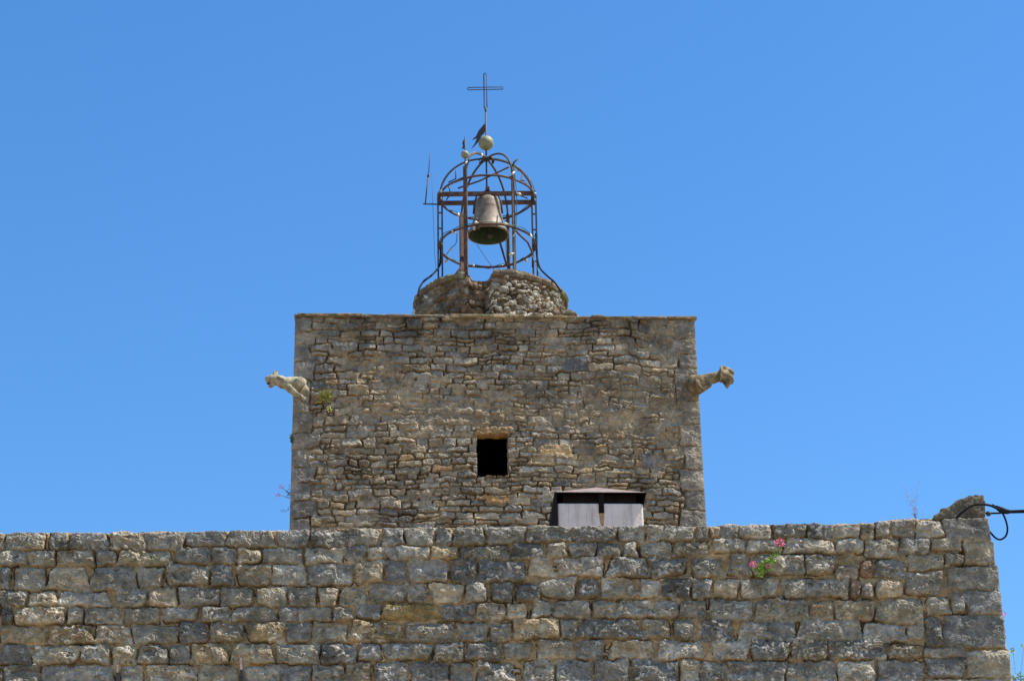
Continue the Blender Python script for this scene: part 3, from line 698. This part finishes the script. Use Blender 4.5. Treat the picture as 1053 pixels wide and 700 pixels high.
mb = MB(); mb.tube(spline([at(551, 240, TY), at(552, 262, TY), at(555, 275, TY-.2), at(562, 283, TY-.5), at(570, 290, TY-.75), at(577, 300, TY-.8)]), .015, 6)
o = mb.build('power_cable', M_cable); tag(o, 'black cable sloping down from the cage over the right of the turret', 'cable')

# fairy lights wound round the cage
fl = thing('string_lights', (CAX.x, CAX.y, RIMZ), 'string of pale bulbs on green flex wound round the iron cage', 'string lights')
runs = []
runs.append([cyl(d, RB+.03, ZB_+.02+.03*math.sin(d*.2)) for d in range(-90, 275, 15)])
runs.append([cyl(d, RB*.98, ZA+.02+.025*math.sin(d*.23)) for d in range(0, 360, 15)])
runs.append([cyl(34+3*math.sin(t*5), RB+.035, ZA+.2-t*(ZA-RIMZ+.1)) for t in np.linspace(0, 1, 14)])
runs.append([cyl(154+4*math.sin(t*6), RB+.02, ZA-t*(ZA-RIMZ)) for t in np.linspace(0, 1, 12)])
runs.append([cyl(-26+3*math.sin(t*9), RB*math.cos(t*1.5)+.03, ZA+HD*math.sin(t*1.5)+.02) for t in np.linspace(0, 1, 12)])
runs.append([cyl(94, RB*math.cos(t*1.5)+.03, ZA+HD*math.sin(t*1.5)+.02) for t in np.linspace(0, 1, 10)])
runs.append([at(x, y, TY-.38) for x, y in ((482, 232), (490, 231), (498, 231.5), (506, 231), (515, 231), (526, 227))])
runs.append([at(x, y, TY-.2-.012*(x-540)) for x, y in ((545, 255), (549, 268), (556, 284), (563, 296), (572, 308), (579, 318))])
runs.append([at(x, y, TY-.7) for x, y in ((440, 300), (434, 306), (430, 312), (426, 318), (424, 322))])
runs.append([at(x, y, TY) for x, y in ((459, 262), (464, 255), (469, 250), (470, 240))])
for r in runs: mb = MB(); mb.tube(spline(r, 4), .0062, 5); mb.build('flex', M_green, fl)
for r in runs:
    s_ = spline(r, 6)
    for i in range(4, len(s_)-1, 14):
        if rng.rand() < .30: continue
        p = s_[i]; d = Vector((rng.randn()*.6, rng.randn()*.6, -.8+rng.randn()*.5)).normalized()
        mb = MB(); mb.lathe(p, [(.0, -.005), (.012, 0), (.013, .02)], 8, d); h_ = [(.013, .02), (.021, .034), (.023, .052), (.017, .072), (.006, .084), (0, .086)]
        mb.lathe(p, h_, 8, d); mb.build('bulb', M_bulb, fl)

# ------------------------------------------------------------------ gargoyles (one carved mass each)
def carve(name, parts, mat, voxel=.014, smooth=5, noise=.012):
    mb = MB()
    for p in parts:
        if p[0] == 'b': mb.ball(p[1], p[2], 16, 12, p[3] if len(p) > 3 else (1, 1, 1))
        elif p[0] == 'c':
            a, b, ra, rb = Vector(p[1]), Vector(p[2]), p[3], p[4]; n = 7
            for i in range(n+1):
                t = i/n; mb.ball(a.lerp(b, t), ra+(rb-ra)*t, 14, 9)
    o = mb.build(name, mat)
    m = o.modifiers.new('fuse', 'REMESH'); m.mode = 'VOXEL'; m.voxel_size = voxel; m.use_smooth_shade = True
    s = o.modifiers.new('soften', 'SMOOTH'); s.iterations = smooth; s.factor = .5
    tx = bpy.data.textures.new(name+'_wear', 'CLOUDS'); tx.noise_scale = .07; tx.noise_depth = 3
    d = o.modifiers.new('wear', 'DISPLACE'); d.texture = tx; d.strength = noise*2; d.mid_level = .5; d.texture_coords = 'GLOBAL'
    return o
GY = 29.62
gk = k_at(290, 395, GY)
def gp(x, y, dep=0.0): return at(x, y, GY+dep)
L = []
L += [('c', gp(312, 395, .3), gp(302, 394.3, .06), 7.6*gk, 7.0*gk), ('c', gp(302, 394, .06), gp(291, 393.5, 0), 7.0*gk, 6.2*gk)]
L += [('c', gp(291, 393, 0), gp(284, 390.5, -.02), 6.2*gk, 5.3*gk), ('b', gp(281, 390, -.02), 6.2*gk, (1, .9, .95))]
L += [('c', gp(279, 389.2, -.02), gp(275, 388.8, -.03), 4.0*gk, 2.9*gk), ('b', gp(274.3, 390.8, -.03), 1.9*gk), ('b', gp(273.6, 392.6, -.03), 1.2*gk)]
L += [('c', gp(281.5, 395, -.02), gp(277.3, 397.6, -.03), 2.4*gk, 1.6*gk)]
for s_ in (-1, 1):
    L += [('c', gp(283.2+.9*s_, 385.5, .045*s_), gp(283.6+1.4*s_, 380.6, .055*s_), 2.2*gk, .95*gk), ('b', gp(277.6, 386.4, .035*s_), 1.3*gk)]
    L += [('c', gp(297, 397, .085*s_), gp(304, 403.5, .075*s_), 2.9*gk, 2.2*gk), ('c', gp(304, 403.5, .075*s_), gp(313, 410, .09*s_+.04), 2.2*gk, 2.0*gk), ('b', gp(308.5, 393.5, .075*s_+.06), 6.2*gk)]
L += [('c', gp(296, 397.5, .03), gp(309, 405, .2), 4.6*gk, 6.5*gk), ('c', gp(303, 397, .05), gp(314, 403, .25), 6*gk, 7*gk)]
for i in range(10):                                     # curls of the mane
    L.append(('b', gp(287+1.5*math.sin(i*2.1), 387.4+i*.9, -.09+.018*i), 1.5*gk))
gl = carve('gargoyle', L, M_garg); tag(gl, 'pale crouching beast gargoyle with pricked ears at the left corner of the tower', 'gargoyle', 'carved gargoyles on the tower corners')
mb = MB(); mb.ball(gp(276.5, 394.2, -.03), 1.9*gk, 10, 8, (1.3, .9, .7)); mb.build('mouth', M_mouth, gl)
GY2 = 29.93; gk2 = k_at(730, 390, GY2)
def gq(x, y, dep=0.0): return at(x, y, GY2+dep)
Rr_ = [('c', gq(709, 395.5, .55), gq(717, 395.3, .05), 11*gk2, 9.6*gk2), ('b', gq(749, 389, 0), 5.4*gk2), ('c', gq(743, 378, 0), gq(752, 383, 0), 2.6*gk2, 3.4*gk2), ('b', gq(748, 394, 0), 3.6*gk2), ('c', gq(716, 394, .02), gq(726, 390.5, 0), 8.6*gk2, 6.6*gk2), ('c', gq(726, 390.2, 0), gq(742, 386.2, 0), 6.4*gk2, 5.7*gk2)]
Rr_ += [('c', gq(711, 405, .35), gq(724, 400, -.02), 4.5*gk2, 3.0*gk2), ('c', gq(724, 400, -.03), gq(730, 396, -.05), 3.0*gk2, 2.6*gk2), ('c', gq(716, 392, -.10), gq(722, 400, -.10), 2.4*gk2, 2.0*gk2)]
Rr_ += [('b', gq(745.5, 387, 0), 6.6*gk2, (.95, .95, 1.1)), ('c', gq(742.5, 383, -.03), gq(741, 376.6, -.03), 2.6*gk2, .9*gk2), ('c', gq(744, 382, .05), gq(743, 377.5, .06), 2.4*gk2, .9*gk2)]
Rr_ += [('c', gq(748, 380.5, 0), gq(753, 383.5, 0), 3.0*gk2, 2.4*gk2), ('c', gq(750, 386, 0), gq(753.6, 392, 0), 3.2*gk2, 1.5*gk2), ('c', gq(746.5, 392, 0), gq(747.6, 397.6, 0), 3.2*gk2, 2.0*gk2), ('b', gq(753.4, 394.2, 0), 1.3*gk2)]
for i in range(8): Rr_.append(('b', gq(740.8+.5*math.sin(i*1.9), 379.5+i*1.9, -.08), 1.5*gk2))
gr = carve('gargoyle', Rr_, M_gargdark); tag(gr, 'ochre gargoyle with long neck and bearded head at the right corner of the tower', 'gargoyle', 'carved gargoyles on the tower corners')

# ------------------------------------------------------------------ roof behind the wall, chimney
mb = MB(); z0 = 7.6
mb.prism([(-6.0, 18.75, z0), (3.55, 18.85, z0), (3.55, 26.5, z0+1.1), (-6.0, 26.4, z0+1.1)], (0, 0, -.18))
o = mb.build('clay_roof', M_tile); tag(o, 'low clay roof hidden behind the near stone wall', 'roof')
CY = 22.0; ch = thing('chimney', at(618, 545, CY), 'squat rendered chimney with a dark metal cap peeking over the near wall', 'chimney')
cyaw = math.radians(3.6); cu = Vector((math.cos(cyaw), math.sin(cyaw), 0)); cv = Vector((-math.sin(cyaw), math.cos(cyaw), 0))
ck = k_at(618, 525, CY); cc = at(618, 541, CY)
ctop = at(618, 517.0, CY).z; hwid = 44.2*ck; cdep = .66
def cp(a, b, z): v = cc+cu*a+cv*b; v.z = z; return v
ch.location = (cc.x, cc.y, 7.9)
def boxz(mb, a0, a1, b0, b1, z0, z1, rag=0):
    q = [cp(a, b, z) for z in (z0, z1) for a, b in ((a0, b0), (a1, b0), (a1, b1), (a0, b1))]
    mb.add(q, [(0, 3, 2, 1), (4, 5, 6, 7)]+[(i, (i+1) % 4, (i+1) % 4+4, i+4) for i in range(4)], False)
mb = MB(); boxz(mb, -hwid, hwid, 0, cdep, 7.8, ctop); st_ = mb.build('stack', M_render, ch)
bv = st_.modifiers.new('edge', 'BEVEL'); bv.width = .018; bv.segments = 3
ez = at(618, 508.2, CY).z; pz = at(618, 503.2, CY).z
# cap sheet: shallow pyramid with a thin edge, carried on metal straps
e0, e1 = -hwid-.028, hwid+.036; f0, f1 = -.035, cdep+.05
capz = ez+.012
q = [cp(e0, f0, capz), cp(e1, f0, capz), cp(e1, f1, capz), cp(e0, f1, capz)]; ap = cp(0, cdep/2, capz+.19)
mb = MB(); mb.add(q+[ap], [(0, 1, 4), (1, 2, 4), (2, 3, 4), (3, 0, 4)], False); cap = mb.build('cap', M_cap, ch)
mb = MB(); q2 = [p-Vector((0, 0, .012)) for p in q]; ap2 = ap-Vector((0, 0, .02)); mb.add(q2+[ap2, *[p-Vector((0, 0, .002)) for p in q]], [(0, 4, 1), (1, 4, 2), (2, 4, 3), (3, 4, 0), (0, 1, 6, 5), (1, 2, 7, 6), (2, 3, 8, 7), (3, 0, 5, 8)], False)
mb.build('cap_underside', M_capdark, cap)
mb = MB(); boxz(mb, -hwid+.06, hwid-.06, .05, cdep-.05, ctop-.02, capz+.01); mb.build('flue', M_capdark, ch)
mb = MB(); s0 = 1.0*ck; boxz(mb, s0-.026, s0+.026, -.016, -.003, at(618, 527.4, CY).z, capz-.004); mb.build('strap', M_capdark, ch)
mb = MB(); boxz(mb, s0-.026, s0+.026, cdep+.003, cdep+.016, at(618, 527.4, CY).z, capz-.004); mb.build('strap', M_capdark, ch)
mb = MB()                                                # side sheet, splayed outwards on the left
a0, a1 = e0+.002, -hwid-.075; zb_ = at(618, 539, CY).z-.5; fz = (zb_-capz)/(at(618, 538, CY).z-capz)
a1 = e0+(a1-e0)*fz
A = [cp(a0, f0+.002, capz-.006), cp(a0, f1-.002, capz-.006), cp(a1, f1, zb_), cp(a1, f0, zb_)]; mb.prism(A, cu*.022); 
mb.add([cp(a0+.02, f0+.006, capz-.008), cp(a1+.02, f0+.006, zb_), cp(-hwid-.004, f0+.006, zb_), cp(-hwid-.004, f0+.006, capz-.008)], [(0, 1, 2, 3)], False)
mb.build('side_sheet', M_capdark, ch)
mb = MB()                                               # right end return of the cap
A = [cp(e1-.002, f0+.002, capz-.004), cp(e1-.002, f1-.002, capz-.004), cp(hwid+.012, f1-.002, ctop-.01), cp(hwid+.012, f0+.002, ctop-.01)]; mb.prism(A, cu*-.008); mb.build('end_sheet', M_capdark, ch)
mb = MB(); zt_ = at(618, 527.6, CY).z
mb.prism([cp(s0-.025, -.0025, zt_), cp(s0+.025, -.0025, zt_), cp(s0+.028, -.0025, zt_-.05), cp(s0+.019, -.0025, zt_-.10), cp(s0+.012, -.0025, zt_-.19), cp(s0+.002, -.0025, zt_-.24), cp(s0-.006, -.0025, zt_-.13), cp(s0-.017, -.0025, zt_-.09)], cv*.002); mb.build('rust_stain', M_rustrun, ch)

# ------------------------------------------------------------------ loose stones
M_boulder = simple('dark_limestone', [(.3, (.04, .032, .022)), (.45, (.085, .07, .048)), (.58, (.125, .105, .075)), (.72, (.20, .135, .065))], 9, .95, 0, .7, .1)
def boulder(name, poly, plane_off, thick, mat, label, cat, wear=.05):
    """a rough block: traced outline, real depth, worn all over"""
    pts = [WP.pt(x, y, plane_off+thick/2) for x, y in poly]
    mb = MB(); mb.prism(pts, -Vector(WP.n)*thick); o = mb.build(name, mat)
    m = o.modifiers.new('fuse', 'REMESH'); m.mode = 'VOXEL'; m.voxel_size = .011; m.use_smooth_shade = False
    q = o.modifiers.new('soften', 'SMOOTH'); q.iterations = 4; q.factor = .5
    for sc_, st_ in ((.12, wear), (.035, wear*.5)):
        tx = bpy.data.textures.new(name+'_wear', 'CLOUDS'); tx.noise_scale = sc_; tx.noise_depth = 4
        d = o.modifiers.new('wear', 'DISPLACE'); d.texture = tx; d.strength = st_; d.mid_level = .5; d.texture_coords = 'GLOBAL'
    tag(o, label, cat); return o
boulder('corner_stone', [(959.5, 533.5), (961, 529.5), (967, 526.5), (969, 522), (976, 520), (982, 515.5), (987, 513), (994, 511.5), (998, 508), (1004, 506.6), (1007, 507.8), (1011.5, 507.2), (1013, 515), (1014.2, 522), (1013.5, 532.4), (1000, 532.8), (985, 532.4), (972, 533)], -.14, .30, M_boulder,
        'wedge shaped dark brown stone topping the right end of the near wall', 'stone')
s2 = boulder('loose_stone', [(578, 322.6), (579, 319.5), (582, 317.6), (586, 317.6), (590, 319.6), (594, 322.8)], 0, .2, M_garg, 'small pale stone on the tower top just right of the turret', 'stone')
# move that one back on to the tower top
src = WP.pt(586, 322.6); dst = TP.pt(586, 322.6, -.12); f_ = k_at(586, 322, dst.y)/k_at(586, 322, src.y)
s2.location = dst-src*f_; s2.scale = (f_, f_, f_)
# rusty iron pins in the wall
for x, y0, y1, lb in ((121, 683, 701, 'rusty iron strip in the wall near the lower left corner of the picture'), (248, 676, 702, 'rusty iron strip with a pale upper end in a joint of the wall')):
    t = thing('iron_strip', WP.pt(x, y1, .05), lb, 'iron strip', 'rusty iron strips in the wall')
    mb = MB(); a, b = WP.pt(x, (y0+y1)/2-2, .045), WP.pt(x+1, y1+4, .045); mb.bar(a, b, .022, .012, side=WP.d); mb.build('shank', M_dark, t)
    mb = MB(); mb.bar(WP.pt(x-.3, y0, .05), WP.pt(x, (y0+y1)/2-1, .05), .017, .012, side=WP.d); mb.build('pale_end', simple('pinkish_rust', [(.3, (.38, .20, .15)), (.7, (.62, .47, .42))], 30, .8), t)

# ------------------------------------------------------------------ overhead cable at the right
oc = thing('overhead_cable', WP.pt(1015, 528), 'black overhead cable with a drooping loop fixed to the right end of the wall', 'cable')
far = at(1053, 525, 18.15); dirn = (at(1053, 525.2, 18.15)-at(1030, 525.6, 18.15)).normalized(); end = far+dirn*9.0
def wp(x, y, o_=.06): return WP.pt(x, y, o_)
endp = Vector((end.x, end.y, end.z-.15))
mb = MB(); mb.tube(spline([wp(983, 533, .10), wp(989, 527, .13), wp(999, 519.8, .14), wp(1009, 518.4, .14), wp(1018, 519.4, .12), wp(1025, 522.4, .08), wp(1034, 525.2, .04), wp(1053, 524.8, .03)])+[endp], .0095, 8); mb.build('line', M_cable, oc)
mb = MB(); mb.tube(spline([wp(1013, 527.4, -.1), wp(1024, 527.4, 0), wp(1036, 526.8, .03), wp(1053, 526.4, .03)])+[endp-Vector((0, 0, .02))], .0075, 8); mb.build('stay_wire', M_cable, oc)
mb = MB(); mb.tube(spline([wp(1024.5, 520.6, .07), wp(1028, 523.2, .05), wp(1034, 525.6, .035), wp(1040, 525.8, .03)]), [.011+.013*math.sin(math.pi*i/24.) for i in range(25)], 8)
mb.tube([wp(1020.5, 518.2, .07), wp(1026, 522.2, .06)], .006, 6); mb.tube([wp(1024, 519.8, .07), wp(1030, 525, .04)], .007, 6); mb.build('clamp', M_cable, oc)
mb = MB(); mb.tube(spline([wp(1030.5, 526.5, .04), wp(1034, 534, .04), wp(1036, 543, .04), wp(1034.4, 550.5, .04), wp(1029, 554.4, .04), wp(1023.5, 552.6, .03), wp(1018, 546.5, -.02)]), .008, 8); mb.build('loop', M_cable, oc)
mb = MB(); mb.ball(wp(1016.5, 527.8, -.02), .022, 10, 8); mb.build('eye_bolt', M_dark, oc)

# ------------------------------------------------------------------ plants
def leafq(mb, p, d, L_, W_, droop=.2):
    d = Vector(d).normalized(); s = d.cross(Vector((rng.randn(), rng.randn(), rng.randn()))).normalized()
    nrm = s.cross(d); m = p+d*L_*.5-nrm*L_*droop*.3
    mb.add([p, m+s*W_/2, p+d*L_-nrm*L_*droop, m-s*W_/2], [(0, 1, 2, 3)], False)
def petals(mb, c, r, n=90, fl=.8):
    for i in range(n):
        v = Vector((rng.randn(), rng.randn(), rng.randn())).normalized(); p = Vector(c)+Vector((v.x, v.y, v.z*fl))*r*rng.uniform(.55, 1.0); leafq(mb, p, v, r*.42, r*.30)
# valerian on the wall face
vk = k_at(782, 577, 18)
va = thing('flowering_plant', WP.pt(788, 585, .0), 'green plant with pink flower heads growing from the face of the near wall', 'plant')
mb = MB()
stems = [[(789, 583, 0), (783, 585, .09), (779, 586, .12)], [(789, 584, 0), (786, 580, .10), (777, 582, .13)], [(789, 583, 0), (791, 577, .10), (797, 570, .15)], [(797, 570, .15), (800, 565, .17), (802, 560, .18)], [(789, 584, 0), (790, 582, .1), (790, 581, .14)], [(788, 584, 0), (785, 589, .1), (780, 590, .13)]]
for st__ in stems: mb.tube(spline([WP.pt(*q) for q in st__], 5), .0035, 5)
mb.build('stem', M_leaf, va)
mb = MB()
for st__ in (stems[0], stems[1], stems[2], stems[4], stems[5], stems[2], stems[0]):
    for p in spline([WP.pt(*q) for q in st__], 6)[2:]:
        for i in range(3): leafq(mb, p+Vector((rng.randn(), rng.randn(), rng.randn()))*.008, (rng.randn(), rng.randn()-.8, rng.randn()), rng.uniform(.03, .055), rng.uniform(.013, .022))
for i in range(14): leafq(mb, WP.pt(801+rng.randn()*1.5, 563.5+rng.randn()*1.3, .17), (rng.randn(), rng.randn()-.5, rng.randn()), .02, .008)
mb.build('foliage', M_leaf, va)
for x, y, o_, r in ((774.6, 580.4, .14, .030), (801.8, 557.8, .19, .036), (790, 581.8, .16, .022)):
    mb = MB(); petals(mb, WP.pt(x, y, o_), r, 110); mb.build('flower_head', M_pink, va)
# tuft on the tower
tk = TK; tu = thing('grass_tuft', TP.pt(336, 407), 'yellowish tuft of leaves rooted in the tower face below the left gargoyle', 'plant')
mb = MB()
for i in range(150):
    a = rng.randn()*.7; p = TP.pt(334.5+rng.randn()*2.3, 410+rng.randn()*2.0, .04+.05*rng.rand()); leafq(mb, p, (a, -.5+.3*rng.randn(), .45+.5*rng.randn()), rng.uniform(.05, .12), rng.uniform(.012, .026), .35)
for i in range(30): p = TP.pt(338.5+rng.randn()*.8, 415+rng.rand()*6, .05); leafq(mb, p, (rng.randn()*.4, -.3, -1), rng.uniform(.04, .09), .014)
mb.build('foliage', M_leafdry, tu)
# small tuft and pink-flowered plant on the tower's left edge
tu = thing('small_tuft', TP.pt(302, 452), 'small dark tuft sprouting from the left edge of the tower', 'plant'); mb = MB()
for i in range(90): p = TP.pt(301.2+rng.randn()*.5, 452+rng.randn()*2.3, -.05+.1*rng.rand()); leafq(mb, p, (-.8+.5*rng.randn(), -.2, .3+rng.randn()*.5), rng.uniform(.02, .055), .014)
mb.build('foliage', M_leafdark, tu)
tu = thing('flowering_plant', TP.pt(301, 508), 'sparse plant with tiny pink flowers leaning out from the left edge of the tower', 'plant'); mb = MB()
tips = [(289.4, 500.2), (286, 508.7), (293.5, 503.5), (296.5, 505.5), (293, 511.4), (287.6, 523.5), (297, 497.5), (297.5, 511)]
for x, y in tips: mb.tube(spline([TP.pt(301.8, 513, 0), TP.pt((301+x)/2, (512+y)/2 if y < 515 else 525.5, -.02), TP.pt(x, y, -.03)], 5), .0026, 4)
mb.build('stem', M_stem, tu); mb = MB()
for i in range(42):
    x, y = (296.3+rng.randn()*1.3, 506.5+rng.randn()*2.0) if i < 24 else ((300.5+rng.randn()*1.5, 508+rng.randn()*1.2) if i < 34 else (292+rng.randn()*3, 524.4+rng.randn()*.4)); leafq(mb, TP.pt(x, y, -.02), (rng.randn(), rng.randn(), rng.randn()), .022, .014)
mb.build('foliage', M_leafdark, tu)
for x, y in tips[:2]:
    mb = MB(); petals(mb, TP.pt(x, y, -.03), .032, 60); mb.build('flower_head', M_pink, tu)
# dry wispy weed on the wall top
dw = thing('dry_weed', WP.pt(941, 533, -.15), 'wispy dry weed standing on top of the near wall close to its right end', 'plant'); mb = MB(); tips = []
for i in range(11):
    x = 938+rng.randn()*6.0; y = rng.uniform(490, 522); tips.append((x-4*(525-y)/30., y)); xx, yy = tips[-1]
    mb.tube(spline([WP.pt(941.5, 533.6, -.2), WP.pt(941.2+(xx-941)*.4, 533+(yy-533)*.55, -.2), WP.pt(xx, yy, -.2+.05*rng.randn())], 5), .0006, 4)
mb.tube([WP.pt(949, 532.6, -.2), WP.pt(948.8, 520, -.2)], .0009, 4)
mb.build('stem', M_drystem, dw); mb = MB()
for i in range(46):
    xx, yy = tips[rng.randint(len(tips))]; t = rng.uniform(.35, 1.0); leafq(mb, WP.pt(941.2+(xx-941.2)*t+rng.randn()*.8, 533+(yy-533)*t+rng.randn()*1.0, -.2), (rng.randn(), rng.randn(), rng.randn()), .009, .006)
for i in range(34): leafq(mb, WP.pt(941.3+rng.randn()*1.2, 529+rng.randn()*3.2, -.2), (rng.randn(), rng.randn(), rng.randn()), .016, .010)
mb.build('seed_heads', simple('dry_seed', [(.3, (.18, .09, .09)), (.7, (.36, .22, .2))], 30, .8), dw)
# plant round the right end of the wall
rp = thing('flowering_plant', WP.pt(1044, 720, -.2), 'leafy shoots and a pink bloom showing past the right end of the near wall', 'plant'); mb = MB()
for q in ([(1046, 720, -.3), (1044, 690, -.3), (1041.6, 668, -.3)], [(1046, 722, -.3), (1050, 690, -.3), (1053, 663, -.3)], [(1046, 722, -.3), (1049, 705, -.28), (1049, 694, -.27)], [(1042, 722, -.45), (1036, 680, -.45), (1031.4, 633, -.45)]): mb.tube(spline([WP.pt(*p) for p in q], 5), .0022, 4)
mb.build('stem', M_leafdry, rp); mb = MB()
for i in range(95):
    x = rng.uniform(1039, 1062); leafq(mb, WP.pt(x, 697+rng.randn()*2.2+(x-1050)**2*.012, -.28), (rng.randn(), rng.randn()-.6, rng.randn()), rng.uniform(.02, .04), .014)
for x, y in ((1041.5, 666), (1041.8, 668.5), (1040.6, 668), (1052, 663.5), (1051, 664.5)):
    for i in range(3): leafq(mb, WP.pt(x, y, -.3), (rng.randn(), rng.randn()-1, rng.randn()), .026, .014)
mb.build('foliage', M_leaf, rp)
mb = MB(); petals(mb, WP.pt(1031.2, 631.5, -.45), .024, 60); mb.build('flower_head', M_pink, rp)
